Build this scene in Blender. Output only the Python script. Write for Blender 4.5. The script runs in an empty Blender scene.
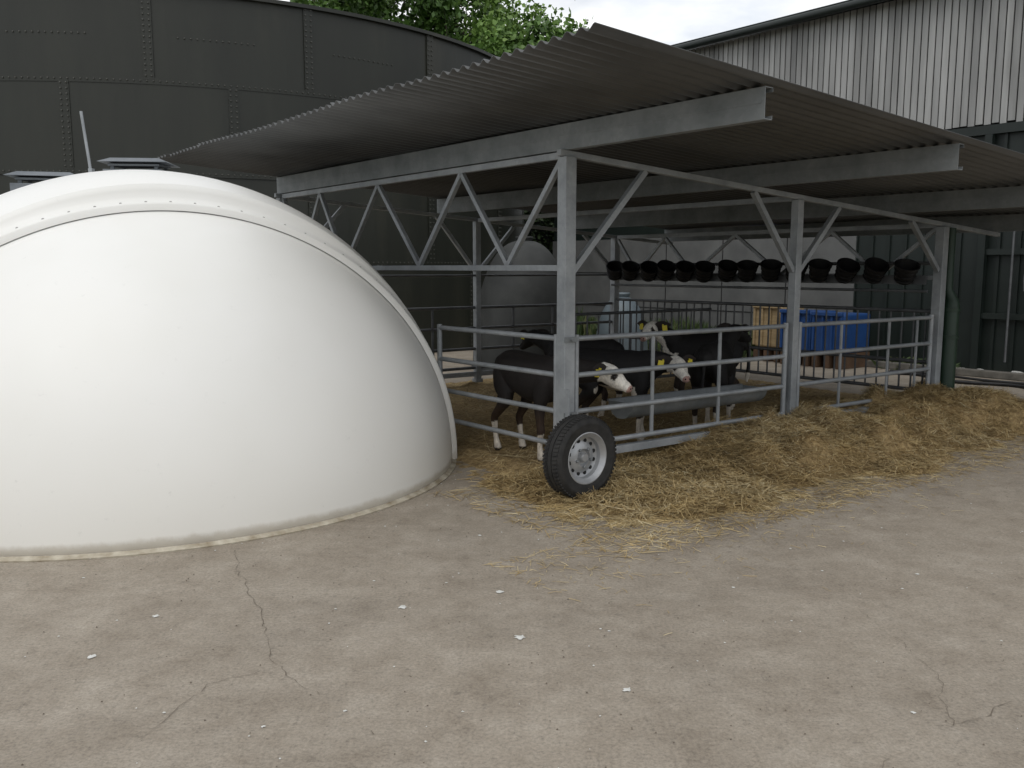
import bpy, bmesh, math, random
import numpy as np
from mathutils import Vector, Matrix, noise

random.seed(7); rng=np.random.default_rng(7)
scene=bpy.context.scene
COL=scene.collection

# ------------------------------------------------------------------ helpers
R=Vector((.8151,.5793,0)); L=Vector((-.6280,.7782,0)); P0=Vector((.404,6.60,0))
def W(a,b,z=0.): 
    p=P0+R*a+L*b; return Vector((p.x,p.y,z))

def empty(name,loc=(0,0,0)):
    e=bpy.data.objects.new(name,None); e.location=loc; COL.objects.link(e); return e
class MB:
    def __init__(s): s.v=[]; s.f=[]; s.c=[]
    def add(s,vs,fs,c=None):
        n=len(s.v); s.v+= [tuple(v) for v in vs]; s.f+=[tuple(i+n for i in f) for f in fs]
        s.c+=[c if c is not None else 0.5]*len(vs)
    def beam(s,p,q,w,h,up=Vector((0,0,1)),c=None):
        p=Vector(p);q=Vector(q);d=(q-p).normalized()
        sd=d.cross(up)
        if sd.length<1e-4: sd=d.cross(R)
        sd.normalize(); u=sd.cross(d).normalized()
        vs=[]
        for e in (p,q):
            for (i,j) in ((-1,-1),(1,-1),(1,1),(-1,1)):
                vs.append(e+sd*(i*w/2)+u*(j*h/2))
        s.add(vs,[(0,1,2,3),(7,6,5,4),(0,4,5,1),(1,5,6,2),(2,6,7,3),(3,7,4,0)],c)
    def tube(s,pts,r,n=10,c=None,caps=True):
        pts=[Vector(p) for p in pts]
        rs=r if isinstance(r,(list,tuple)) else [r]*len(pts)
        vs=[];fs=[]
        ref=None
        for i,p in enumerate(pts):
            if i==0: d=pts[1]-pts[0]
            elif i==len(pts)-1: d=pts[-1]-pts[-2]
            else: d=pts[i+1]-pts[i-1]
            d.normalize()
            if ref is None:
                ref=d.cross(Vector((0,0,1)))
                if ref.length<.05: ref=d.cross(Vector((1,0,0)))
            a=(ref-d*ref.dot(d)).normalized(); b=d.cross(a); ref=a
            for k in range(n):
                t=2*math.pi*k/n
                vs.append(p+(a*math.cos(t)+b*math.sin(t))*rs[i])
        for i in range(len(pts)-1):
            for k in range(n):
                fs.append((i*n+k,i*n+(k+1)%n,(i+1)*n+(k+1)%n,(i+1)*n+k))
        if caps:
            fs.append(tuple(range(n-1,-1,-1))); fs.append(tuple((len(pts)-1)*n+k for k in range(n)))
        s.add(vs,fs,c)
    def lathe(s,prof,origin,ax,n=48,c=None):
        ax=Vector(ax).normalized(); a=ax.cross(Vector((0,0,1)))
        if a.length<.05: a=ax.cross(Vector((1,0,0)))
        a.normalize(); b=ax.cross(a); o=Vector(origin)
        vs=[];fs=[];m=len(prof)
        for k in range(n):
            t=2*math.pi*k/n
            for (r,h) in prof: vs.append(o+ax*h+(a*math.cos(t)+b*math.sin(t))*r)
        for k in range(n):
            for i in range(m-1):
                fs.append((k*m+i,k*m+i+1,((k+1)%n)*m+i+1,((k+1)%n)*m+i))
        s.add(vs,fs,c)
    def limb(s,pts,rad,ref,n=16,sub=5):
        # closed, smoothly interpolated body segment with elliptical section
        P=[Vector(p) for p in pts]; Q=[Vector(r if isinstance(r,tuple) else (r,r)).to_3d() for r in rad]
        def cr(A,i,t):
            a=A[max(i-1,0)];b=A[i];c=A[i+1];d=A[min(i+2,len(A)-1)]
            return .5*((2*b)+(c-a)*t+(2*a-5*b+4*c-d)*t*t+(3*b-a-3*c+d)*t**3)
        C=[];D=[]
        for i in range(len(P)-1):
            for k in range(sub): C.append(cr(P,i,k/sub)); D.append(cr(Q,i,k/sub))
        C.append(P[-1].copy()); D.append(Q[-1].copy())
        d0=(C[0]-C[1]).normalized(); d1=(C[-1]-C[-2]).normalized(); c0,q0,c1,q1=C[0],D[0],C[-1],D[-1]
        m0=min(q0.x,q0.y); m1=min(q1.x,q1.y)
        pre=[(c0+d0*m0*math.sin(t),q0*math.cos(t)) for t in (1.45,1.1,.75,.4)]
        post=[(c1+d1*m1*math.sin(t),q1*math.cos(t)) for t in (.4,.75,1.1,1.45)]
        C=[x[0] for x in pre]+C+[x[0] for x in post]; D=[x[1] for x in pre]+D+[x[1] for x in post]
        vs=[];fs=[];ref=Vector(ref)
        for i,c in enumerate(C):
            d=(C[min(i+1,len(C)-1)]-C[max(i-1,0)]).normalized()
            sd=ref.cross(d)
            if sd.length<.05: sd=Vector((0,1,0))
            sd.normalize(); up=d.cross(sd).normalized()
            for k in range(n):
                t=2*math.pi*k/n; vs.append(c+sd*math.cos(t)*max(D[i].x,.002)+up*math.sin(t)*max(D[i].y,.002))
        for i in range(len(C)-1):
            for k in range(n): fs.append((i*n+k,i*n+(k+1)%n,(i+1)*n+(k+1)%n,(i+1)*n+k))
        fs.append(tuple(range(n-1,-1,-1))); fs.append(tuple((len(C)-1)*n+k for k in range(n)))
        s.add(vs,fs)
    def obj(s,name,mat,parent=None,smooth=False,bevel=0):
        me=bpy.data.meshes.new(name); me.from_pydata(s.v,[],s.f); me.update()
        at=me.attributes.new("var",'FLOAT','POINT'); at.data.foreach_set("value",s.c)
        if mat: me.materials.append(mat)
        if smooth:
            me.polygons.foreach_set("use_smooth",[True]*len(me.polygons))
            try: me.set_sharp_from_angle(angle=math.radians(smooth if smooth is not True else 40))
            except Exception: pass
        o=bpy.data.objects.new(name,me); COL.objects.link(o)
        if parent: o.parent=parent
        if bevel:
            b=o.modifiers.new("bevel",'BEVEL'); b.width=bevel; b.segments=2
        return o

# ---------------------------------------------------------------- materials
def newmat(name):
    m=bpy.data.materials.new(name); m.use_nodes=True
    nt=m.node_tree; return m,nt,nt.nodes["Principled BSDF"]
def N(nt,t,**k):
    n=nt.nodes.new(t)
    for a,b in k.items():
        if a in n.inputs: n.inputs[a].default_value=b
        else: setattr(n,a,b)
    return n
def noise_n(nt,scale,detail=4,rough=.6,coord='Object',stretch=None):
    tc=N(nt,'ShaderNodeTexCoord'); n=N(nt,'ShaderNodeTexNoise',Scale=scale,Detail=detail,Roughness=rough)
    if stretch:
        mp=N(nt,'ShaderNodeMapping'); mp.inputs['Scale'].default_value=stretch
        nt.links.new(tc.outputs[coord],mp.inputs[0]); nt.links.new(mp.outputs[0],n.inputs['Vector'])
    else: nt.links.new(tc.outputs[coord],n.inputs['Vector'])
    return n
def ramp(nt,src,stops):
    r=N(nt,'ShaderNodeValToRGB'); e=r.color_ramp.elements
    while len(e)<len(stops): e.new(.5)
    for i,(p,c) in enumerate(stops):
        e[i].position=p; e[i].color=(c,c,c,1) if isinstance(c,(int,float)) else (*c,1)
    nt.links.new(src,r.inputs[0]); return r
def mix(nt,f,a,b,bt='MIX'):
    m=N(nt,'ShaderNodeMix',data_type='RGBA',blend_type=bt)
    for s,v in ((0,f),(6,a),(7,b)):
        if hasattr(v,'default_value') or hasattr(v,'is_linked'): nt.links.new(v,m.inputs[s])
        else: m.inputs[s].default_value=v if s==0 else (*v,1)
    return m.outputs[2]
def bump(nt,bs,h,st=.3,d=.01):
    b=N(nt,'ShaderNodeBump',Strength=st,Distance=d); nt.links.new(h,b.inputs['Height']); nt.links.new(b.outputs[0],bs.inputs['Normal'])
def simple(name,c1,c2,scale=5,rough=.6,metal=0,bst=0,stretch=None,bd=.005,detail=4):
    m,nt,bs=newmat(name); n=noise_n(nt,scale,detail,stretch=stretch)
    r=ramp(nt,n.outputs[0],[(.3,c1),(.7,c2)]); nt.links.new(r.outputs[0],bs.inputs['Base Color'])
    bs.inputs['Roughness'].default_value=rough; bs.inputs['Metallic'].default_value=metal
    if bst: bump(nt,bs,n.outputs[0],bst,bd)
    return m
def varmat(name,stops,rough=.8,scale=3,amt=.35,stretch=None):
    m,nt,bs=newmat(name); at=N(nt,'ShaderNodeAttribute',attribute_name="var")
    r=ramp(nt,at.outputs['Fac'],stops); n=noise_n(nt,scale,3,stretch=stretch)
    nr=ramp(nt,n.outputs[0],[(.3,1-amt),(.7,1+amt*.3)])
    nt.links.new(mix(nt,1.,r.outputs[0],nr.outputs[0],'MULTIPLY'),bs.inputs['Base Color'])
    bs.inputs['Roughness'].default_value=rough; return m

def mat_galv(name,lo,hi):
    m,nt,bs=newmat(name)
    tc=N(nt,'ShaderNodeTexCoord'); v=N(nt,'ShaderNodeTexVoronoi',Scale=38.); nt.links.new(tc.outputs['Object'],v.inputs['Vector'])
    n=noise_n(nt,4,5)
    r=ramp(nt,n.outputs[0],[(.3,lo),(.7,hi)])
    vr=ramp(nt,v.outputs['Color'],[(0,.88),(1,1.)])
    nt.links.new(mix(nt,1.,r.outputs[0],vr.outputs[0],'MULTIPLY'),bs.inputs['Base Color'])
    bs.inputs['Metallic'].default_value=.3; bs.inputs['Roughness'].default_value=.5
    return m
galv=mat_galv("galvanised_steel",(.26,.28,.295),(.42,.44,.455))
galv2=mat_galv("galvanised_purlin_steel",(.17,.185,.19),(.27,.285,.29))
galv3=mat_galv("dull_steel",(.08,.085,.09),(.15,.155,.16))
def mat_roof():
    m,nt,bs=newmat("roof_sheet_metal")
    n=noise_n(nt,1.3,5); r=ramp(nt,n.outputs[0],[(.3,(.060,.062,.062)),(.7,(.108,.111,.111))])
    nt.links.new(r.outputs[0],bs.inputs['Base Color']); bs.inputs['Metallic'].default_value=.25; bs.inputs['Roughness'].default_value=.40
    return m
roofm=mat_roof()
def mat_concrete():
    m,nt,bs=newmat("yard_concrete")
    big=noise_n(nt,.55,5,.65); mid=noise_n(nt,2.6,8,.80); fine=noise_n(nt,70,4,.8); med=noise_n(nt,17,5,.75)
    c=ramp(nt,mid.outputs[0],[(.28,(.190,.157,.119)),(.42,(.268,.229,.180)),(.55,(.316,.275,.221)),(.72,(.390,.346,.287))]).outputs[0]
    b=ramp(nt,big.outputs[0],[(.30,.83),(.45,.98),(.7,1.06)]).outputs[0]
    c=mix(nt,1.,c,b,'MULTIPLY')
    f=ramp(nt,fine.outputs[0],[(.3,.62),(.48,.96),(.72,1.28)]).outputs[0]
    c=mix(nt,1.,c,f,'MULTIPLY')
    g=ramp(nt,med.outputs[0],[(.30,.66),(.42,.95),(.6,1.0),(.75,1.15)]).outputs[0]
    c=mix(nt,1.,c,g,'MULTIPLY')
    nt.links.new(c,bs.inputs['Base Color']); bs.inputs['Roughness'].default_value=.85
    bump(nt,bs,fine.outputs[0],.5,.004)
    return m
concrete=mat_concrete()
def mat_dome():
    m,nt,bs=newmat("white_fibreglass")
    tc=N(nt,'ShaderNodeTexCoord'); sx=N(nt,'ShaderNodeSeparateXYZ'); nt.links.new(tc.outputs['Object'],sx.inputs[0])
    n=noise_n(nt,6,5,.75,stretch=(1,1,.8)); n2=noise_n(nt,.9,3)
    ma=N(nt,'ShaderNodeMath',operation='MULTIPLY_ADD'); ma.inputs[1].default_value=-.11
    nt.links.new(n.outputs[0],ma.inputs[0]); nt.links.new(sx.outputs[2],ma.inputs[2])
    dirt=ramp(nt,ma.outputs[0],[(.0,.32),(.03,.0)])
    base=ramp(nt,n2.outputs[0],[(.3,(.79,.785,.745)),(.7,(.83,.825,.795))]).outputs[0]
    yl=ramp(nt,sx.outputs[2],[(.0,.35),(1.2,.0)])
    c=mix(nt,yl.outputs[0],base,(.80,.765,.68))
    c=mix(nt,dirt.outputs[0],c,(.42,.35,.25))
    f=noise_n(nt,11,6,.85); fr=ramp(nt,f.outputs[0],[(.26,.86),(.38,1.)]).outputs[0]
    c=mix(nt,1.,c,fr,'MULTIPLY')
    nt.links.new(c,bs.inputs['Base Color']); bs.inputs['Roughness'].default_value=.42
    b=noise_n(nt,1.3,1); bump(nt,bs,b.outputs[0],.12,.03)
    return m
domem=mat_dome()
straw_st=[(0,(.18,.115,.045)),(.35,(.40,.285,.12)),(.7,(.56,.43,.22)),(1,(.70,.60,.38))]
strawm=varmat("straw",straw_st,.75,4,.3)
strawbase=simple("straw_bed",(.16,.105,.045),(.47,.345,.165),26,.9,0,.8,bd=.03,detail=7)
black=simple("black_plastic",(.007,.007,.008),(.015,.015,.015),8,.5,0)
rubber=simple("tyre_rubber",(.013,.013,.013),(.03,.029,.027),18,.8,0,.15)
rimm=simple("wheel_silver",(.30,.31,.32),(.43,.44,.45),8,.38,.4)
darkm=simple("dark_recess",(.008,.008,.008),(.014,.014,.014),6,.9)
greenpaint=simple("dark_green_cladding",(.005,.010,.008),(.010,.016,.013),2.5,.5,0)
tankm,nt,bs=newmat("tank_green_enamel")
n=noise_n(nt,1.1,6,stretch=(1,1,.2)); r=ramp(nt,n.outputs[0],[(.3,(.011,.013,.009)),(.55,(.018,.020,.014)),(.75,(.038,.037,.026))])
nt.links.new(r.outputs[0],bs.inputs['Base Color']); bs.inputs['Roughness'].default_value=.5
boardm=varmat("weathered_boards",[(0,(.28,.28,.275)),(.5,(.38,.38,.37)),(1,(.50,.50,.485))],.9,1.6,.4,(2,2,.25))
palem=simple("pale_concrete_wall",(.085,.087,.085),(.14,.142,.137),1.6,.85,0)
blue=simple("blue_plastic",(.010,.045,.16),(.016,.07,.23),3,.5)
tan=simple("plywood_crate",(.26,.19,.10),(.40,.30,.17),4,.8,stretch=(1,1,6))
yellow=simple("ear_tag_yellow",(.75,.62,.04),(.85,.72,.08),5,.5)
grassm=varmat("grass",[(0,(.025,.045,.012)),(.6,(.06,.10,.025)),(1,(.15,.16,.07))],.7,3,.3)
leafm=varmat("foliage",[(0,(.03,.07,.012)),(.5,(.09,.18,.03)),(1,(.19,.31,.06))],.55,.5,.35)
added_hedgem=varmat("added_hedge_foliage",[(0,(.012,.025,.008)),(1,(.04,.075,.02))],.7,.5,.35)
bark=simple("bark",(.05,.04,.03),(.12,.10,.08),6,.9,0,.4,stretch=(3,3,.6))
fieldm=simple("field_grass",(.04,.07,.02),(.09,.12,.04),.6,.9)
ventm=simple("vent_grey",(.10,.115,.13),(.17,.185,.20),6,.5,.2)
whitem=simple("bird_droppings_white",(.50,.50,.46),(.70,.70,.67),20,.8)
crackm=simple("crack_dark",(.10,.08,.06),(.18,.15,.115),20,.95)
brown=simple("brown_timber",(.06,.035,.02),(.12,.07,.04),5,.7)
kerbm=simple("old_kerb",(.08,.075,.065),(.16,.15,.13),6,.9)
stone=simple("pale_stone",(.30,.30,.28),(.46,.46,.44),6,.8,0,.3)

# ---------------------------------------------------------------- world
w=bpy.data.worlds.new("World"); scene.world=w; w.use_nodes=True
nt=w.node_tree; bg=nt.nodes["Background"]
SUN=Vector((-.20,-.50,.84)).normalized(); el=math.asin(SUN.z); az=math.atan2(SUN.x,SUN.y)
sky=N(nt,'ShaderNodeTexSky',sky_type='NISHITA'); sky.sun_disc=False; sky.sun_elevation=el; sky.sun_rotation=az
tc=N(nt,'ShaderNodeTexCoord'); mp=N(nt,'ShaderNodeMapping'); mp.inputs['Scale'].default_value=(1,1,2.6)
nt.links.new(tc.outputs['Generated'],mp.inputs[0])
cn=N(nt,'ShaderNodeTexNoise',Scale=3.2,Detail=6.,Roughness=.55); nt.links.new(mp.outputs[0],cn.inputs['Vector'])
cn2=N(nt,'ShaderNodeTexNoise',Scale=2.6,Detail=6.,Roughness=.55); nt.links.new(mp.outputs[0],cn2.inputs['Vector'])
cm=ramp(nt,cn.outputs[0],[(.33,.5),(.52,1.)])
cc=ramp(nt,cn2.outputs[0],[(.38,(.62,.64,.68)),(.58,(.94,.95,.96))])
sc=N(nt,'ShaderNodeVectorMath',operation='SCALE'); sc.inputs['Scale'].default_value=9.8
nt.links.new(cc.outputs[0],sc.inputs[0])
nt.links.new(mix(nt,cm.outputs[0],sky.outputs[0],sc.outputs[0]),bg.inputs['Color'])
bg.inputs['Strength'].default_value=.122
sl=bpy.data.lights.new("sun",'SUN'); sl.energy=.95; sl.angle=math.radians(45); sl.color=(1,.96,.9)
so=bpy.data.objects.new("sun",sl); COL.objects.link(so); so.rotation_euler=SUN.to_track_quat('Z','Y').to_euler()

# ---------------------------------------------------------------- ground
def sheet(name,x0,x1,y0,y1,z,mat):
    b=MB(); b.add([(x0,y0,z),(x1,y0,z),(x1,y1,z),(x0,y1,z)],[(0,1,2,3)]); return b.obj(name,mat)
sheet("ground",-600,600,-600,600,-.004,fieldm)
sheet("concrete_yard",-22,26,-16,27,0,concrete)

def crack(pts,w0,seed,mb):
    rd=random.Random(seed); P=[Vector((x,y,.004)) for x,y in pts]; out=[]
    for i in range(len(P)-1):
        n=max(2,int((P[i+1]-P[i]).length/.03))
        for k in range(n): out.append(P[i].lerp(P[i+1],k/n))
    out.append(P[-1]); dx=0;dy=0; vs=[]; ok=[]
    for i,p in enumerate(out):
        dx=.88*dx+rd.uniform(-.014,.014); dy=.88*dy+rd.uniform(-.014,.014)
        ww=w0*rd.uniform(.15,1.)
        ok.append(noise.noise(Vector((p.x*3,p.y*3,seed)))>-.22)
        vs.append((p.x+dx-ww/2,p.y+dy+ww*.2,.004)); vs.append((p.x+dx+ww/2,p.y+dy-ww*.2,.004))
    mb.add(vs,[(2*i,2*i+1,2*i+3,2*i+2) for i in range(len(out)-1) if ok[i]])
cb=MB()
crack([(-1.62,5.0),(-1.50,4.67),(-1.2,4.0),(-.94,3.46),(-.615,3.05),(-.306,2.74),(.0,2.3)],.0055,1,cb)
crack([(-1.2,4.0),(-1.05,4.05),(-.8,3.95)],.004,2,cb)
crack([(-.94,3.46),(-1.2,3.3),(-1.35,2.9)],.003,3,cb)
crack([(.9,2.4),(1.19,2.74),(1.98,3.24),(3.4,4.1),(5.2,5.2)],.005,4,cb)
crack([(1.6,3.0),(1.75,3.5),(1.7,4.1)],.003,5,cb)
cb.obj("concrete_cracks",crackm)
db=MB(); rd=random.Random(5)
spots=[(-.54,4.13,.022),(.036,3.78,.024),(.457,3.28,.02),(-1.80,3.58,.018),(-.06,4.34,.02),(-1.70,4.02,.016),(1.15,4.4,.01),(-.9,3.0,.008),(1.5,3.1,.009),(2.2,4.6,.012),(-.2,5.3,.012),(-1.3,3.1,.007)]
for _ in range(190): spots.append((rd.uniform(-2.5,4.5),rd.uniform(2.4,7),rd.uniform(.002,.0075)))
for (x,y,r) in spots:
    n=14; vs=[(x,y,.007)]+[(x+r*rd.uniform(.45,1.35)*math.cos(t*6.283/n),y+r*rd.uniform(.45,1.35)*math.sin(t*6.283/n),.004) for t in range(n)]
    db.add(vs,[(0,1+i,1+(i+1)%n) for i in range(n)])
db.obj("bird_droppings",whitem)
gb=MB()
for _ in range(900):
    x=rd.uniform(-3,6); y=rd.uniform(2.3,7); s=rd.uniform(.0015,.005)
    gb.add([(x-s,y,.002),(x,y-s,.002),(x+s,y+.3*s,.002),(x,y+s,.002),(x,y,.002+s)],[(0,1,4),(1,2,4),(2,3,4),(3,0,4)])
gb.obj("grit",crackm)

# ---------------------------------------------------------------- straw
def sm(t): t=max(0,min(1,t)); return t*t*(3-2*t)
def strawh(a,b):
    nz=noise.noise(Vector((a*1.3,b*1.3,3.1))); n2=noise.noise(Vector((a*4,b*4,7.)))
    n3=noise.noise(Vector((a*11,b*11,2.)))
    inside=sm((a+.30)/.4)*sm((b+.05)/.25)
    hin=.06+.03*nz
    front=sm((b+1.30+.28*nz+.12*n2)/.80)*sm((a+.70+.2*n2)/.6)*sm((6.5-a+.4*nz)/1.0)
    H=.06+.23*sm((a-.2)/2.0)
    hf=H*front*(1+.5*n2+.5*nz)*(1-.75*sm((b-.1)/.5))
    e=sm((5.4-a)/.3)*sm((a+.5+.15*n2)/.35)*sm((5.2-b)/.3)*sm((b+1.5)/.3)
    return max(hin*inside*e, hf) + (.022*n3 if (inside*e>.2 or front>.15) else 0) - .012
mb=MB(); na,nb=215,200; A0,A1,B0,B1=-1.1,6.8,-1.8,5.4
for i in range(na+1):
    for j in range(nb+1):
        a=A0+(A1-A0)*i/na; b=B0+(B1-B0)*j/nb
        mb.v.append(tuple(W(a,b,strawh(a,b)))); mb.c.append(.5)
for i in range(na):
    for j in range(nb):
        k=i*(nb+1)+j; q=(k,k+nb+1,k+nb+2,k+1)
        if max(mb.v[x][2] for x in q)>-.006: mb.f.append(q)
se=empty("straw_bedding")
mb.obj("straw_bed",strawbase,se,True)
sb=MB()
def strand(x,y,z,ln,wd,yaw,pit,c):
    d=Vector((math.cos(yaw)*math.cos(pit),math.sin(yaw)*math.cos(pit),math.sin(pit))); s=Vector((-math.sin(yaw),math.cos(yaw),random.uniform(-.6,.6))).normalized()*wd/2
    m=Vector((x,y,z)); bend=Vector((random.uniform(-1,1),random.uniform(-1,1),random.uniform(-.2,.6)))*ln*.09
    p=[m-d*ln/2,m+bend,m+d*ln/2]
    n=len(sb.v)
    for q in p: sb.v.append(tuple(q-s)); sb.v.append(tuple(q+s)); sb.c+=[c,c]
    sb.f.append((n,n+1,n+3,n+2)); sb.f.append((n+2,n+3,n+5,n+4))
def put(a,b):
    h=strawh(a,b)
    if h<-.004 and random.random()>.12: return
    p=W(a,b); c=min(1,max(0,random.gauss(.52,.22)+.3*noise.noise(Vector((a*1.4,b*1.4,0)))))
    strand(p.x,p.y,max(h,.004)+random.uniform(.0,.03)*(1 if h>0.01 else .1),random.uniform(.04,.18),random.uniform(.0022,.005),random.uniform(0,6.28),random.gauss(0,.28) if h>.01 else 0,c)
for _ in range(78000): put(random.uniform(-.95,6.6),random.uniform(-1.6,.35))
for _ in range(15000): put(random.uniform(-.7,2.6),random.uniform(-1.55,-.2))
for _ in range(14000): put(random.uniform(-.5,5.3),random.uniform(.3,4.9))
for _ in range(2800):
    a=random.uniform(-1.6,6.6); b=-1.15-abs(random.gauss(0,.38)); p=W(a,b)
    strand(p.x,p.y,.006,random.uniform(.015,.09),.003,random.uniform(0,6.28),0,random.uniform(.3,.9))
sb.obj("straw_strands",strawm,se)

# ---------------------------------------------------------------- calf shed
shed=empty("calf_shed")
def zt(a): return 2.50-.07*a
AE=5.19; AM=2.70; BE=4.9
po=MB(); ra=MB(); tr=MB(); pu=MB()
for b in (0,BE):
    for a,s in ((0,.10),(AM,.08),(AE,.10)):
        po.beam(W(a,b,.12 if a!=AM else .15),W(a,b,zt(a)-.045),s,s,R)
        po.beam(W(a,b,.06 if a!=AM else .10),W(a,b,.12 if a!=AM else .15),s*1.35,s*1.35,R)
    ra.beam(W(-.08,b,zt(-.08)-.022),W(AE+1.2,b,zt(AE+1.2)-.022),.05,.045)
    ra.beam(W(.055,b,.215),W(AE-.055,b,.215),.06,.06)
for b in (0,BE):
    br=[(0.05,1.62,.78),(AM-.04,1.62,AM-.62),(AM+.04,1.62,AM+.62),(AE-.05,1.62,AE-.62)]
    for a0,z0,a1 in br: tr.beam(W(a0,b,z0),W(a1,b,zt(a1)-.045),.045,.045)
nodes=[0.05,.69,1.32,1.99,2.70,3.40,3.92,4.45,4.85]
for a in (0,AM,AE):
    zb=1.65 if a==0 else 1.65-.02*a; top=zt(a)-.075
    ra.beam(W(a,.052,top+.045),W(a,BE-.052,top+.045),.045,.05)
    if a!=AM:
        ra.beam(W(a,.052,zb),W(a,BE-.052,zb),.045,.045)
        for i in range(len(nodes)-1):
            if i%2==0: p,q=W(a,nodes[i],top+.02),W(a,nodes[i+1],zb+.022)
            else: p,q=W(a,nodes[i],zb+.022),W(a,nodes[i+1],top+.02)
            tr.beam(p,q,.038,.038)
po.obj("posts",galv,shed,bevel=.004); ra.obj("rails",galv,shed,bevel=.003); tr.obj("truss_braces",galv,shed)
for a in (-.0,2.15,4.3,6.3):
    z0=zt(a)+.003; H=.185
    pu.beam(W(a-.03,-1.72,z0+H/2),W(a-.03,BE+.05,z0+H/2),.005,H)
    for zz in (z0+.003,z0+H-.003): pu.beam(W(a+.006,-1.72,zz),W(a+.006,BE+.05,zz),.066,.005)
    for zz in (z0+.016,z0+H-.016): pu.beam(W(a+.037,-1.72,zz),W(a+.037,BE+.05,zz),.004,.020)
    pu.beam(W(a-.034,-1.70,z0+H*.55),W(a-.034,BE,z0+H*.55),.006,.016)
    pu.beam(W(a-.02,0,z0+.08),W(a+.02,0,z0+.08),.12,.15)
pu.obj("purlins",galv2,shed)
rb=MB(); pitch=.10; b0=-1.77; b1=4.95; n=int((b1-b0)/pitch*8)
avals=[-1.37+ (8.2)*i/6 for i in range(7)]
def rz(a): return 2.50+.209-.07*a
for i in range(n+1):
    b=b0+(b1-b0)*i/n; wv=.015*math.cos(2*math.pi*(b-b0)/pitch)
    sag=.008*math.sin(b*2.1); sh=math.floor((b-b0)/.9); 
    for a in avals: rb.v.append(tuple(W(a+.014*math.sin(sh*2.4),b,rz(a)+wv+sag+.003*(sh%2)))); rb.c.append(.5)
m=len(avals)
for i in range(n):
    for j in range(m-1): rb.f.append((i*m+j,i*m+j+1,(i+1)*m+j+1,(i+1)*m+j))
ro=rb.obj("roof_sheets",roofm,shed,80)
sd=ro.modifiers.new("thick",'SOLIDIFY'); sd.thickness=.003
st=MB(); st.tube([W(-.16,-.02,.30),W(-.16,-.28,.30)],.035,14); st.beam(W(-.16,-.02,.30),W(-.02,-.02,.30),.06,.06)
st.beam(W(-.05,-.055,.22),W(-.05,-.055,.75),.10,.012,R)
st.obj("axle_stub",galv,shed)
cl=MB()
for z in (1.12,.55,.30):
    cl.beam(W(-.06,-.058,z),W(.06,-.058,z),.012,.04); cl.tube([W(.0,-.05,z),W(.0,-.085,z)],.012,8)
cl.obj("hinge_clamps",galv2,shed)

def gate(pts0,pts1,zs,ver,r=.021):
    e=empty("steel_gate"); g=MB()
    p=Vector(pts0);q=Vector(pts1)
    for i,z in enumerate(zs): g.tube([p+Vector((0,0,z)),q+Vector((0,0,z))],r,12)
    zz0,zz1=min(zs),max(zs)
    for t in (0,1): 
        x=p.lerp(q,t); g.tube([x+Vector((0,0,zz0-.03)),x+Vector((0,0,zz1+.03))],r*1.12,12)
    for t in ver:
        x=p.lerp(q,t); g.beam(x+Vector((0,0,zz0)),x+Vector((0,0,zz1)),.034,.012,L)
    g.obj("tube_frame",galv,e,45)
    h=MB()
    for z in (zz0+.08,zz1-.08): h.beam(p+Vector((0,0,z)),p+(p-q).normalized()*.07+Vector((0,0,z)),.02,.03)
    h.obj("hinges",galv2,e); return e
ZS=(1.12,.84,.56,.30)
gate(W(.10,0),W(2.60,0),ZS,((.91-.1)/2.5,(1.71-.1)/2.5))
gate(W(2.80,0),W(5.08,0),ZS,((3.46-2.8)/2.28,(4.28-2.8)/2.28,.88))
gate(W(0,.10),W(0,1.68),ZS,())
fb=empty("feed_barrier"); g=MB()
for z in (1.18,.30,.62): g.tube([W(AE,.06,z),W(AE,BE-.06,z)],.021,10)
b=.12
while b<BE-.1:
    g.tube([W(AE,b,.30),W(AE,b,1.18)],.011,8); b+=.135
g.tube([W(AE-.12,.06,1.40),W(AE-.12,BE-.06,1.40)],.016,8)
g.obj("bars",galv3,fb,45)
fr=empty("steel_fence"); g=MB()
for z in (1.12,.84,.56,.30): g.tube([W(.06,BE,z),W(AE-.06,BE,z)],.021,10)
for a in (1.3,4.0,2.0,3.3): g.tube([W(a,BE,.3),W(a,BE,1.12)],.018,8)
g.tube([W(.1,BE-.02,1.55),W(AE-.1,BE-.02,1.55)],.015,8)
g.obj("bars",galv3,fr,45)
dv=empty("steel_fence"); g=MB()
for z in (1.10,.80,.5,.25): g.tube([W(2.72,3.0,z),W(5.1,3.0,z)],.019,10)
for i in range(14): g.tube([W(2.75+i*.18,3.0,.25),W(2.75+i*.18,3.0,1.10)],.010,8)
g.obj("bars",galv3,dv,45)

# trough
te=empty("feed_trough"); t=MB(); n=14; a0,a1,bc,zc,rr=.76,2.45,.20,.55,.14
vs=[]
for a in (a0,a1):
    for rad in (rr,rr-.006):
        for i in range(n+1):
            th=math.pi+math.pi*i/n; vs.append(W(a,bc+rad*math.cos(th),zc+rad*math.sin(th)))
m=n+1; fs=[]
for i in range(n):
    fs.append((i,i+1,2*m+i+1,2*m+i)); fs.append((m+i,3*m+i,3*m+i+1,m+i+1))
fs.append(tuple(range(m))); fs.append(tuple(range(2*m,3*m)))
t.add(vs,fs)
for s in (-1,1): t.beam(W(a0,bc+s*(rr+.008),zc),W(a1,bc+s*(rr+.008),zc),.024,.02)
for a in (.85,1.5,2.3): t.beam(W(a,bc-rr-.02,zc+.01),W(a,.0,zc+.01),.03,.01)
t.obj("trough_pan",galv2,te,40)

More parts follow.
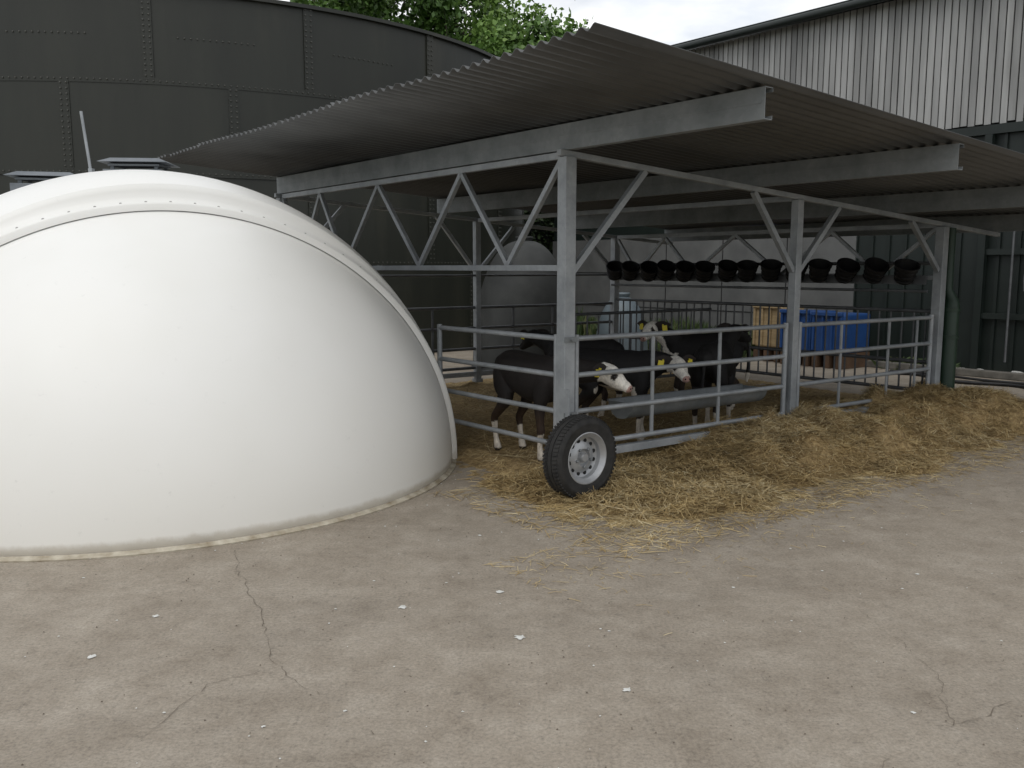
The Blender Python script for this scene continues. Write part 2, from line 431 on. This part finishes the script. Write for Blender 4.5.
# buckets
bk=MB()
prof=[(0,-.13),(.085,-.13),(.098,-.12),(.135,.10),(.145,.105),(.145,.12),(.128,.12),(.092,-.115),(0,-.115)]
bk.lathe(prof,(0,0,0),(0,0,1),28)
for k in range(3): bk.lathe([(.103+.01*k,-.1+.07*k),(.112+.01*k,-.095+.07*k),(.112+.01*k,-.085+.07*k),(.105+.01*k,-.08+.07*k)],(0,0,0),(0,0,1),28)
bk.tube([(0,.09,-.115),(0,.12,-.15),(0,.13,-.19)],[.018,.016,.012],10)
first=None
for grp in ((.30,2.35),(2.70,4.75)):
    for i in range(7):
        b=grp[0]+(grp[1]-grp[0])*i/6
        if first is None: o=bk.obj("calf_feeding_bucket",black,None,50); first=o
        else:
            o=bpy.data.objects.new("calf_feeding_bucket",first.data); COL.objects.link(o)
        o.scale=(.93,.93,.85)
        o.location=W(AE-.17,b+random.uniform(-.02,.02),1.60+random.uniform(-.012,.012))
        dirv=(Vector((0,0,1.0+random.uniform(-.15,.15)))-R*.45+L*random.uniform(-.85,-.4)).normalized()
        o.rotation_euler=dirv.to_track_quat('Z','Y').to_euler()
hk=empty("bucket_rail"); t=MB(); t.tube([W(AE-.06,.06,1.70),W(AE-.06,BE-.06,1.70)],.02,8); t.beam(W(AE-.08,.1,1.52),W(AE-.08,BE-.1,1.52),.02,.10); t.obj("rail",galv3,hk)
dp=empty("green_downpipe"); t=MB()
t.tube([W(AE+.16,-.06,.05),W(AE+.16,-.06,1.25),W(AE+.16,-.06,1.3),W(AE+.14,-.02,1.42),W(AE+.14,-.02,2.08)],[.085,.085,.07,.05,.05],18)
for z in (.3,.9,1.2): t.lathe([(.085,-.02),(.096,-.02),(.096,.02),(.085,.02)],W(AE+.16,-.06,z),(0,0,1),20)
t.obj("pipe",simple("green_pipe_paint",(.010,.028,.015),(.016,.04,.022),5,.5),dp,50)

# ---------------------------------------------------------------- wheel
wh=empty("trailer_wheel"); c=W(-.17,-.36,.302); ax=-L
t=MB()
pr=[(.178,-.062),(.185,-.075),(.225,-.086),(.262,-.085),(.283,-.076),(.294,-.060),(.300,-.03),(.300,-.026),(.293,-.025),(.293,-.019),(.300,-.018),(.301,.018),(.293,.019),(.293,.025),(.300,.026),(.300,.03),(.294,.060),(.283,.076),(.262,.085),(.258,.0875),(.248,.0875),(.244,.086),(.225,.086),(.185,.075),(.178,.062)]
t.lathe(pr,c,ax,80)
a_=ax.cross(Vector((0,0,1))).normalized(); b_=ax.cross(a_)
for k in range(64):
    th=2*math.pi*k/64; rv=a_*math.cos(th)+b_*math.sin(th); tv=-a_*math.sin(th)+b_*math.cos(th)
    for s in (-1,1):
        t.beam(c+rv*.299+ax*s*.034+tv*.003,c+rv*.292+ax*s*.072-tv*.006,.016,.012,rv)
t.obj("tyre",rubber,wh,35)
t=MB()
pr=[(.177,-.062),(.182,-.070),(.188,-.070),(.186,-.06),(.170,-.05),(.160,-.02),(.158,.035),(.170,.052),(.177,.064),(.187,.074),(.190,.078),(.183,.080),(.170,.066),(.160,.056),(.152,.050),(.145,.020),(.120,.012),(.085,.034),(.062,.036),(.052,.020),(.035,.018),(.034,.045),(.028,.055),(0,.056)]
t.lathe(pr,c,ax,72)
t.obj("rim",rimm,wh,30)
t=MB()
for k in range(12):
    th=2*math.pi*(k+.5)/12; rv=a_*math.cos(th)+b_*math.sin(th)
    t.lathe([(0,.0),(.015,.0),(.0150,.003),(0,.0035)],c+rv*.122+ax*.0145,ax,16)
t.obj("rim_holes",darkm,wh,30)
t=MB()
for k in range(5):
    th=2*math.pi*k/5+.3; rv=a_*math.cos(th)+b_*math.sin(th)
    t.lathe([(.011,0),(.011,.016),(.006,.020),(0,.020)],c+rv*.068+ax*.035,ax,6)
t.obj("wheel_nuts",galv2,wh)
t=MB(); t.lathe([(.0,-.07),(.07,-.07),(.07,0),(0,0)],c,ax,24); t.obj("hub",darkm,wh,30)

# ---------------------------------------------------------------- igloo dome
ig=empty("calf_igloo_hutch",(-2.94,7.26,0))
nrm=Vector((.50,-.866,0)).normalized(); dr=Vector((.866,.50,0)).normalized(); D=.95; RF=2.43; RB=2.435
def prof_f(z): return 1+.004*math.sin(max(0,min(1,z))*math.pi)
def shell(name,kz,rad,front):
    bm=bmesh.new(); bmesh.ops.create_uvsphere(bm,u_segments=160,v_segments=80,radius=1)
    for v in bm.verts:
        v.co=Vector((v.co.x*rad,v.co.y*rad,v.co.z*rad*kz))
        f=prof_f(v.co.z/(rad*kz)); v.co.x*=f; v.co.y*=f
    g=bm.verts[:]+bm.edges[:]+bm.faces[:]
    bmesh.ops.bisect_plane(bm,geom=g,plane_co=(0,0,.012),plane_no=(0,0,1),clear_inner=True)
    g=bm.verts[:]+bm.edges[:]+bm.faces[:]
    bmesh.ops.bisect_plane(bm,geom=g,plane_co=nrm*D,plane_no=nrm,clear_inner=front,clear_outer=not front)
    if not front:
        dl=[]
        for f in bm.faces:
            cc=f.calc_center_median(); az=math.degrees(math.atan2(cc.y,cc.x))
            if abs(az-52)<15 and cc.z<1.15+.35*math.cos((az-52)/15*1.57): dl.append(f)
        bmesh.ops.delete(bm,geom=dl,context='FACES')
    me=bpy.data.meshes.new(name); bm.to_mesh(me); bm.free()
    me.polygons.foreach_set("use_smooth",[True]*len(me.polygons)); me.materials.append(domem)
    o=bpy.data.objects.new(name,me); COL.objects.link(o); o.parent=ig
    s=o.modifiers.new("t",'SOLIDIFY'); s.thickness=.008; return o
KF,KR=.935,.995
shell("front_shell",KF,RF,True); shell("rear_shell",KR,RB,False)
fl=MB(); nn=140
def surf(th,kz,rad):
    lo,hi=1.5,3.0; c_,s_=math.cos(th),math.sin(th)
    for _ in range(30):
        m_=(lo+hi)/2; z=m_*s_; zz=min(1,z/(rad*kz)); h=math.hypot(D,m_*c_)
        if (h/prof_f(zz)/rad)**2+(z/(rad*kz))**2>1: hi=m_
        else: lo=m_
    return lo
def pt(th,r,off): return nrm*(D+off)+dr*(r*math.cos(th))+Vector((0,0,max(r*math.sin(th),0)+.012))
vs=[];fs=[]
for i in range(nn+1):
    th=math.pi*i/nn; rf=surf(th,KF,RF); rr_=surf(th,KR,RB)
    g_=rr_-rf
    for (r_,of) in ((rf-.05,.11),(rf-.006,.105),(rf+.008,.095),(rf+.016,.06),(rf+.024+.2*g_,.03),(rr_-.3*g_,.015),(rr_+.004,.0),(rr_+.010,-.02),(rr_+.004,-.045),(rr_-.01,-.055)): vs.append(pt(th,r_,of))
m=10
for i in range(nn):
    for j in range(m-1): fs.append((i*m+j,(i+1)*m+j,(i+1)*m+j+1,i*m+j+1))
fl.add(vs,fs); fl.obj("joint_flange",domem,ig,70)
bo=MB()
for i in range(2,39):
    th=math.pi*i/40; bo.lathe([(.009,0),(.009,.004),(.005,.007),(0,.007)],pt(th,surf(th,KF,RF)+.010,.078),(nrm*.3+Vector((0,0,1))*math.sin(th)+dr*math.cos(th)),8)
bo.obj("flange_bolts",simple("bolt_grey",(.25,.25,.23),(.4,.4,.37),5,.5),ig)
ba=MB(); ba.lathe([(RF-.01,.0),(RF+.035,.0),(RF+.037,.008),(RF+.01,.016),(RF,.024)],(0,0,0),(0,0,1),200); ba.obj("base_flange",simple("base_lip",(.26,.21,.14),(.58,.54,.44),9,.6),ig,50)
def vent(x,y,z,yaw):
    t=MB(); M=Matrix.Translation((x,y,z))@Matrix.Rotation(yaw,4,'Z')
    def bx(cx,cy,cz,sx,sy,sz,tilt=0):
        Mt=M@Matrix.Translation((cx,cy,cz))@Matrix.Rotation(tilt,4,'X'); vs=[Mt@Vector((i*sx/2,j*sy/2,k*sz/2)) for k in (-1,1) for (i,j) in ((-1,-1),(1,-1),(1,1),(-1,1))]
        t.add(vs,[(3,2,1,0),(4,5,6,7),(0,1,5,4),(1,2,6,5),(2,3,7,6),(3,0,4,7)])
    bx(0,0,-.04,.46,.40,.12); bx(0,0,.065,.40,.34,.02,.05)
    for i in (-1,1):
        for j in (-1,1): bx(i*.17,j*.14,.04,.03,.03,.06)
    vs=[M@Vector(v) for v in [(-.27,-.22,.078),(.27,-.22,.078),(.27,.22,.078),(-.27,.22,.078),(-.19,-.14,.115),(.19,-.14,.115),(.19,.14,.115),(-.19,.14,.115)]]
    t.add(vs,[(3,2,1,0),(4,5,6,7),(0,1,5,4),(1,2,6,5),(2,3,7,6),(3,0,4,7)])
    t.obj("roof_vent",ventm,ig,bevel=.004)
vent(-.12,.15,2.415,.1); vent(-.75,-.10,2.28,.25); vent(-1.28,.0,2.06,.3)
t=MB(); t.tube([(-.47,.05,2.33),(-.53,.05,2.90)],.012,8); t.beam((-.47,.05,2.35),(-.475,.05,2.45),.05,.03); t.obj("lever_rod",galv,ig)

def small_dome(name,x,y,rad,h,mat):
    e=empty(name,(x,y,0)); t=MB()
    pr=[(rad*1.03,0),(rad*1.03,.04),(rad,.06)]+[(rad*math.cos(k*math.pi/2/20)**.8,.06+(h-.06)*math.sin(k*math.pi/2/20)) for k in range(1,20)]+[(.0,h)]
    t.lathe(pr,(0,0,0),(0,0,1),64)
    t.lathe([(0,0),(.12,0),(.15,.06),(.14,.08),(0,.09)],(0,0,h-.02),(0,0,1),20)
    t.obj("shell",mat,e,50); return e
small_dome("calf_igloo_hutch",.20,14.6,.85,2.1,simple("shaded_fibreglass",(.018,.020,.019),(.036,.038,.036),3,.7))  # shadow over the rear igloo is put into its near-black colour
small_dome("plastic_water_tank",1.98,15.9,.48,1.15,simple("tank_grey_plastic",(.10,.13,.15),(.15,.185,.205),3,.5))

# ---------------------------------------------------------------- slurry tank
tk=empty("slurry_tank",(-7.82,22.3,0)); TR=8.1; TH=6.0; rings=[0,1.75,3.17,4.59,6.0]
t=MB(); bl=MB(); nseg=192
for ri in range(4):
    rad=TR-.012*(ri%2); vs=[];fs=[]
    for k in range(nseg):
        th=2*math.pi*k/nseg
        for z in (rings[ri],rings[ri+1]): vs.append((rad*math.cos(th),rad*math.sin(th),z))
    for k in range(nseg): fs.append((2*k,2*((k+1)%nseg),2*((k+1)%nseg)+1,2*k+1))
    t.add(vs,fs)
    npan=20
    for k in range(npan):
        th=2*math.pi*(k+.5*(ri%2)+.32)/npan
        er=Vector((math.cos(th),math.sin(th),0)); et=Vector((-math.sin(th),math.cos(th),0))
        t.beam(er*(TR+.004)+Vector((0,0,rings[ri]+.02)),er*(TR+.004)+Vector((0,0,rings[ri+1]-.02)),.16,.016,er)
        z=rings[ri]+.08
        if er.y<.3:
            while z<rings[ri+1]-.04:
                for s in (-.045,.045): bl.lathe([(.016,0),(.014,.014),(0,.018)],er*(TR+.012)+et*s+Vector((0,0,z)),er,6)
                z+=.085
t.lathe([(TR-.02,TH-.04),(TR+.06,TH-.04),(TR+.06,TH+.02),(TR-.02,TH+.02)],(0,0,0),(0,0,1),nseg)
for z in rings[1:4]: t.lathe([(TR-.01,z-.05),(TR+.010,z-.05),(TR+.010,z+.05),(TR-.01,z+.05)],(0,0,0),(0,0,1),nseg)
for z in rings[1:4]+[5.28]:
    for k in range(520):
        th=2*math.pi*k/520
        if math.sin(th)<.3 and (z!=5.28 or (k//13)%2==0):
            er=Vector((math.cos(th),math.sin(th),0)); bl.lathe([(.015,0),(.013,.012),(0,.016)],er*(TR+(.010 if z!=5.28 else -.010))+Vector((0,0,z)),er,6)
t.obj("shell_rings",tankm,tk); 
bl.obj("bolts",simple("tank_bolts",(.04,.042,.036),(.07,.07,.06),5,.5),tk)

# ---------------------------------------------------------------- barn
bn=empty("timber_barn"); AW=10.24; BL=12.3; BR=-9.
t=MB(); b=BR
while b<BL:
    wd=.098+random.uniform(-.006,.006)
    t.beam(W(AW-.03+random.uniform(-.006,.006),b+wd/2,3.87+random.uniform(-.02,.02)),W(AW-.03,b+wd/2,6.08),wd,.02,R,random.gauss(.5,.16))
    b+=wd+.020
t.obj("vertical_boards",boardm,bn)
t=MB()
t.beam(W(AW+.06,BR,4.95),W(AW+.06,BL,4.95),.06,2.25)
t.obj("board_backing",darkm,bn)
t=MB(); b=BR
t.beam(W(AW+.05,BR,1.93),W(AW+.05,4.2,1.93),.06,3.86)
while b<4.2:
    t.beam(W(AW,b,.02),W(AW,b,3.80),.05,.04,R); b+=.30
t.beam(W(AW-.04,BR,3.78),W(AW-.04,4.2,3.78),.08,.14)
t.obj("green_cladding",greenpaint,bn)
t=MB(); t.beam(W(AW+.05,4.202,1.15),W(AW+.05,BL,1.15),.14,2.3)
t.obj("pale_lower_wall",palem,bn)
t=MB(); 
for z in (.78,1.54): t.beam(W(AW-.021,4.202,z),W(AW-.021,BL,z),.012,.02)
for i in range(5): t.beam(W(AW-.021,5.6+i*1.5,.0),W(AW-.021,5.6+i*1.5,2.28),.02,.012,R)
t.obj("panel_joints",darkm,bn)
t=MB(); t.beam(W(AW+.05,4.202,3.08),W(AW+.05,BL,3.08),.06,1.55); t.obj("upper_green_band",greenpaint,bn)
t=MB()
t.beam(W(AW+.08,BL,3.04),W(AW+12,BL,3.04),.1,6.08); t.beam(W(AW+.08,BR,3.04),W(AW+12,BR,3.04),.1,6.08); t.beam(W(AW+12,BR,3.04),W(AW+12,BL,3.04),.1,6.08)
t.obj("other_walls",greenpaint,bn)
t=MB()
t.add([W(AW-.30,BR-.3,6.13),W(AW-.30,BL+.3,6.13),W(AW+6,BL+.3,7.6),W(AW+6,BR-.3,7.6),W(AW+12.3,BL+.3,6.13),W(AW+12.3,BR-.3,6.13)],[(0,1,2,3),(3,2,4,5)])
o=t.obj("roof",greenpaint,bn); s=o.modifiers.new("t",'SOLIDIFY'); s.thickness=.06
t=MB(); t.tube([W(AW-.34,BR-.3,6.08),W(AW-.34,BL+.3,6.08)],.07,12); t.obj("gutter",greenpaint,bn,50)
t=MB(); t.beam(W(AW-.16,.55,.0),W(AW-.16,.55,6.0),.16,.12,R); t.obj("corner_pole",brown,bn)
t=MB()
for b in (2.0,1.1,.0): t.beam(W(AW-.09,b,.0),W(AW-.09,b,3.7),.11,.09,R)
for z in (.9,1.9): t.beam(W(AW-.07,.0,z),W(AW-.07,2.0,z),.05,.09)
t.obj("door_posts",greenpaint,bn)
t=MB(); t.tube([W(AW-.2,1.25,2.4),W(AW-.22,1.24,1.9),W(AW-.21,1.3,1.5),W(AW-.22,1.28,1.3)],.022,8); t.tube([W(AW-.2,1.5,2.9),W(AW-.2,1.5,.2)],.018,8); t.obj("water_pipe",galv3,bn,50)
kb=MB(); kb.beam(W(AW-.75,-5,.055),W(AW-.75,4.5,.055),.14,.11); kb.obj("kerb",kerbm,None,bevel=.015)
sn=MB(); rd=random.Random(3)
for i in range(60):
    b=rd.uniform(-1.6,2.6); a=AW-.4+rd.uniform(-.2,.2); s=rd.uniform(.03,.09)
    sn.lathe([(0,-s*.6),(s*.7,-s*.4),(s,0),(s*.75,s*.4),(0,s*.55)],W(a,b,s*.45),(rd.uniform(-.3,.3),rd.uniform(-.3,.3),1),7)
sn.obj("stones",stone)
hb=MB(); pts=[]
for i in range(60):
    b=2.6-i*.085; pts.append(W(AW-1.5+.16*math.sin(i*.35)-.012*i,b,.028))
hb.tube(pts,.026,8); pts=[W(AW-1.3+.1*math.sin(i*.3),2.7-i*.1,.035) for i in range(50)]; hb.tube(pts,.02,8)
hb.obj("water_hose",black,None,60)

def boxset(name,a,b,sa,sb_,z0,z1,mat,ribs=4):
    e=empty(name); t=MB()
    t.beam(W(a,b-sb_/2,(z0+z1)/2),W(a,b+sb_/2,(z0+z1)/2),sa,z1-z0)
    t.obj("body",mat,e,bevel=.03)
    t=MB()
    for i in range(ribs+1):
        bb=b-sb_/2+.03+(sb_-.06)*i/ribs; t.beam(W(a-sa/2-.02,bb,z0+.03),W(a-sa/2-.02,bb,z1-.03),.04,.04,R)
    t.beam(W(a-sa/2-.03,b-sb_/2,z1),W(a-sa/2-.03,b+sb_/2,z1),.06,.06)
    t.obj("ribs",mat,e,bevel=.008)
    t=MB()
    for i in range(3): t.beam(W(a-sa/2,b-sb_/2+.06+(sb_-.12)*i/2,z0/2),W(a+sa/2,b-sb_/2+.06+(sb_-.12)*i/2,z0/2),.1,z0-.01)
    t.obj("pallet_feet",brown,e)
boxset("blue_storage_container",9.1,3.66,.8,.56,.26,.90,blue,3); boxset("blue_storage_container",9.1,4.27,.8,.56,.26,.92,blue,3)
boxset("wooden_crate",9.2,4.95,.7,.55,.26,.98,tan,3)

gm=MB()
for i in range(7500):
    b=random.uniform(2.3,12.3); a=10.1-abs(random.gauss(0,.25 if b<5.5 else .7)); 
    if a<7.9: continue
    if b<5.5 and a>8.55 and b>3.2: continue
    h=random.uniform(.2,.85)*(.45+.8*abs(noise.noise(Vector((a*.8,b*.8,1))))+.15*sm((b-5)/2)); 
    if b<3.4: h*=.3
    p=W(a,b); an=random.uniform(0,6.28); s=Vector((math.cos(an),math.sin(an),0))*random.uniform(.008,.02)
    le=Vector((random.uniform(-.2,.2),random.uniform(-.2,.2),h)); gm.add([p-s,p+s,p+le*.6+s*.8,p+le+Vector((random.uniform(-.12,.12),random.uniform(-.12,.12),-.02))],[(0,1,2,3)],random.gauss(.5,.25))
gm.obj("grass",grassm)

he=MB(); rd=random.Random(9)  # added dark hedge, blocks the bright sky between tank and barn
hcore=MB()
for i in range(12):
    x=-2.5+i*.55; hcore.lathe([(0,0),(.7,.1),(.85,1.5),(.7,3.0),(.3,3.7),(0,3.8)],(x,28.5+rd.uniform(-.2,.2),0),(rd.uniform(-.05,.05),0,1),10)
hd_=empty("added_hedge"); hcore.obj("dark_core",darkm,hd_)  # solid dark core behind the leaves, keeps sky from showing through
for i in range(9000):
    p=Vector((rd.uniform(-3.2,4.2),28.5-abs(rd.gauss(.75,.2)),rd.uniform(.05,1)**.8*3.9)); s=rd.uniform(.05,.11)
    u=Vector((rd.gauss(0,1),rd.gauss(0,1),rd.gauss(0,1))).normalized(); w_=u.cross(Vector((rd.gauss(0,1),rd.gauss(0,1),rd.gauss(0,1)))).normalized()
    he.add([p-u*s,p-w_*s*.6,p+u*s,p+w_*s*.6],[(0,1,2,3)],rd.uniform(0,1))
he.obj("leaves",added_hedgem,hd_)

# ---------------------------------------------------------------- trees
def tree(x,y,h,cr,seed,cz,nc=80):
    rd=random.Random(seed); e=empty("deciduous_tree",(x,y,0)); t=MB()
    t.tube([(0,0,0),(.1,.05,h*.25),(-.05,.1,h*.5),(.1,0,h*.8)],[.38,.28,.18,.06],12)
    cl=[]
    for i in range(nc):
        while True:
            v=Vector((rd.uniform(-1,1),rd.uniform(-1,1),rd.uniform(-1,1)))
            if .25<v.length<1: break
        p=Vector((v.x*cr,v.y*cr,cz+v.z*(h-cz))); cl.append((p,rd.uniform(.6,1.2)))
    for p,_ in cl[:22]:
        s=Vector((0,0,h*rd.uniform(.25,.6))); t.tube([s,s.lerp(p,.5)+Vector((0,0,-.2)),p],[.11,.06,.02],6)
    t.obj("trunk_and_limbs",bark,e,60)
    lf=MB()
    for p,r in cl:
        base=rd.gauss(.55,.18)
        for k in range(240):
            v=Vector((rd.gauss(0,1),rd.gauss(0,1),rd.gauss(0,.8)))*r*.5; q=p+v
            s=rd.uniform(.08,.17); u=Vector((rd.gauss(0,1),rd.gauss(0,1),rd.gauss(0,1))).normalized(); w_=u.cross(Vector((rd.gauss(0,1),rd.gauss(0,1),rd.gauss(0,1)))).normalized()
            lf.add([q-u*s,q-w_*s*.6,q+u*s,q+w_*s*.6],[(0,1,2,3)],min(1,max(0,base+.15*v.z/r+rd.gauss(0,.12))))
    lf.obj("leaves",leafm,e)
tree(-6.4,39,17.0,4.3,1,11.0,110); tree(-2.2,40,15.0,3.2,2,10.0,100); tree(.6,38,12.3,2.5,3,9.2,80)

# ---------------------------------------------------------------- calves
def calfmat():
    m,nt,bs=newmat("calf_coat"); at=N(nt,'ShaderNodeAttribute',attribute_name="coat")
    n=noise_n(nt,30,5,.7,stretch=(1,1,.5)); nr=ramp(nt,n.outputs[0],[(.3,.6),(.7,1.25)])
    nt.links.new(mix(nt,1.,at.outputs['Color'],nr.outputs[0],'MULTIPLY'),bs.inputs['Base Color'])
    bs.inputs['Roughness'].default_value=.75; bump(nt,bs,n.outputs[0],.4,.006); return m
coat=calfmat()
eyem=simple("eye_dark",(.005,.004,.004),(.01,.008,.008),5,.12)
def calf(ox,oy,yaw,h0,nose,sc=1.,face=True,z0=.045,body=(.013,.010,.009),leg=(.03,.018,.011),tags=True,patch=0):
    e=empty("calf",(ox,oy,z0)); e.rotation_euler=(0,0,math.radians(yaw)); e.scale=(sc,)*3
    h0=Vector(h0); nose=Vector(nose); hd=(nose-h0).normalized(); hl=(nose-h0).length
    up=(Vector((0,0,1))-hd*hd.z).normalized(); sdv=hd.cross(up)
    X=Vector((1,0,0)); Z=Vector((0,0,1)); B=MB()
    B.limb([(-.44,0,.78),(-.36,0,.775),(-.22,0,.745),(0,0,.70),(.18,0,.70),(.32,0,.735),(.40,0,.75)],
           [(.085,.09),(.135,.14),(.165,.175),(.185,.205),(.165,.205),(.125,.165),(.08,.10)],Z,24)
    T4=Vector((.30,0,.77))
    B.limb([T4,T4.lerp(h0,.4)+Vector((.01,0,.01)),T4.lerp(h0,.75),h0+hd*.02],[(.10,.14),(.085,.115),(.072,.092),(.068,.075)],Z,18)
    B.limb([h0-hd*.015,h0+hd*.06+up*.008,h0+hd*.13,h0+hd*(hl*.70)-up*.006,nose-hd*.045-up*.008,nose-hd*.03-up*.01],
           [(.070,.072),(.080,.080),(.070,.070),(.046,.050),(.050,.045),(.046,.040)],up,18)
    B.limb([h0+hd*.06-up*.05,h0+hd*.14-up*.045,nose-hd*.06-up*.035],[(.045,.035),(.035,.030),(.030,.022)],up,12)
    B.limb([(-.44,0,.85),(-.505,0,.80),(-.525,0,.66),(-.525,.01,.52),(-.52,.01,.42),(-.515,.01,.34)],[.028,.024,.018,.018,.028,.012],X,10)
    for s in (-1,1):
        f=s*random.uniform(-.03,.03)
        B.limb([(.27,s*.09,.70),(.255,s*.105,.58),(.235,s*.11,.47),(.262+f,s*.105,.35),(.272+f,s*.105,.27),(.262+f,s*.105,.20),(.262+f,s*.105,.12),(.272+f,s*.105,.075),(.285+f,s*.105,.03)],
               [(.07,.095),(.062,.085),(.046,.058),(.034,.040),(.036,.039),(.024,.027),(.024,.027),(.030,.033),(.034,.042)],X,14)
        g=s*.04
        B.limb([(-.33,s*.08,.74),(-.29,s*.105,.62),(-.235,s*.12,.51),(-.30+g*.5,s*.115,.41),(-.375+g,s*.11,.325),(-.392+g,s*.11,.28),(-.375+g,s*.11,.18),(-.365+g,s*.11,.12),(-.352+g,s*.11,.075),(-.338+g,s*.11,.03)],
               [(.08,.12),(.078,.115),(.058,.078),(.042,.052),(.032,.042),(.031,.038),(.024,.028),(.024,.028),(.030,.033),(.034,.042)],X,14)
    o=B.obj("tmp",None)
    rm=o.modifiers.new("rm",'REMESH'); rm.mode='VOXEL'; rm.voxel_size=.0105; rm.use_smooth_shade=True
    sm_=o.modifiers.new("smo",'SMOOTH'); sm_.factor=.5; sm_.iterations=5
    dg=bpy.context.evaluated_depsgraph_get(); dg.update()
    m2=bpy.data.meshes.new_from_object(o.evaluated_get(dg)); bpy.data.objects.remove(o)
    m2.polygons.foreach_set("use_smooth",[True]*len(m2.polygons))
    at=m2.attributes.new("coat",'FLOAT_COLOR','POINT'); cols=[]
    W_=(.66,.60,.51)
    for q in m2.vertices:
        p=q.co; nz=noise.noise(p*5)*.05; col=body
        if p.z<.5 and p.x<.5: 
            k=sm((.5-p.z)/.15); col=tuple(body[i]*(1-k)+leg[i]*k for i in range(3))
        if p.z+nz*1.2<.24: col=W_
        if p.z<.035: col=(.05,.04,.03)
        if patch and abs(p.x-.05+nz*3)<.17 and p.z<.56+nz: col=W_
        if p.x<-.49 and p.z<.45: col=W_
        rel=p-h0; tt=rel.dot(hd)/hl; ss=abs(rel.dot(sdv)); uu=rel.dot(up)
        if tt>-.15 and rel.length<.42 and p.x>.3:
            if face:
                col=(.80,.76,.68) if tt>.08+nz*2 or (ss<.05 and uu>0) else body
                if .34<tt<.50 and ss>.050 and uu>.0: col=(.03,.02,.016)
            if tt>.93: col=(.42,.26,.22) if face else (.035,.03,.03)
        cols+= [*col,1]
    at.data.foreach_set("color",cols)
    m2.materials.clear(); m2.materials.append(coat); ob=bpy.data.objects.new("body",m2); COL.objects.link(ob); ob.parent=e
    ear=MB(); tg=MB(); ey=MB()
    for s in (-1,1):
        base=h0+hd*.015+sdv*s*.055+up*.045; d=(sdv*s*1.0-hd*.28-up*.12).normalized(); nr=(up*.4+hd*.9); nr=(nr-d*nr.dot(d)).normalized(); wv=d.cross(nr)
        vs=[];fs=[]
        st=[(0,.022,.0),(.04,.040,-.008),(.09,.046,-.014),(.14,.030,-.008),(.175,.006,0)]
        for (l_,w_,cup) in st:
            for jj in range(8):
                th=jj/8*6.283; vs.append(base+d*l_+wv*w_*math.cos(th)+nr*(.009*math.sin(th)+cup*(1-abs(math.cos(th)))))
        for i in range(4):
            for jj in range(8): fs.append((i*8+jj,i*8+(jj+1)%8,i*8+8+(jj+1)%8,i*8+8+jj))
        fs.append(tuple(range(8))); fs.append(tuple(32+x for x in range(8))); ear.add(vs,fs)
        if tags:
            cpt=base+d*.10+nr*.018-up*.04
            tg.beam(cpt-nr*.002,cpt+nr*.003,.056,.062,up); tg.tube([base+d*.085+nr*.0,base+d*.085+nr*.018],.008,8)
        ec=h0+hd*.115+sdv*s*.062+up*.024
        ey.lathe([(0,-.016),(.011,-.012),(.016,0),(.011,.012),(0,.016)],ec,sdv,10)
        nc=nose+hd*.002+sdv*s*.022+up*.006; ey.lathe([(0,-.006),(.008,-.003),(.008,.003),(0,.006)],nc,hd,8)
    eo=ear.obj("ears",None,e,True); me=eo.data; at=me.attributes.new("coat",'FLOAT_COLOR','POINT'); at.data.foreach_set("color",[.02,.014,.012,1]*len(me.vertices)); me.materials.append(coat)
    if tags: tg.obj("ear_tags",yellow,e)
    ey.obj("eyes_and_nostrils",eyem,e,True)
    return e
calf(.18,7.42,-54,(.665,.22,.80),(.875,.33,.665),.98,True,body=(.012,.0085,.007),leg=(.04,.022,.012))
calf(.98,8.20,-20,(.60,-.10,.80),(.75,-.30,.67),.94,True,body=(.007,.006,.006),patch=1)
calf(1.98,8.55,66,(.62,-.08,.98),(.84,-.20,.88),.98,False,tags=False,body=(.007,.006,.006))
calf(2.15,9.85,182,(.60,.05,.98),(.76,.22,.86),.97,True,body=(.007,.006,.006))
calf(.75,9.5,150,(.62,.0,.90),(.84,-.1,.75),.95,False,body=(.007,.006,.006))

# ---------------------------------------------------------------- camera
cd=bpy.data.cameras.new("camera"); cd.lens=30.94; cd.sensor_width=36; cd.clip_end=2000
co=bpy.data.objects.new("camera",cd); COL.objects.link(co); co.location=(0,0,1.65); co.rotation_euler=(math.radians(90-7.51),0,0)
scene.camera=co
scene.view_settings.view_transform='Standard'; scene.view_settings.look='None'; scene.view_settings.exposure=0
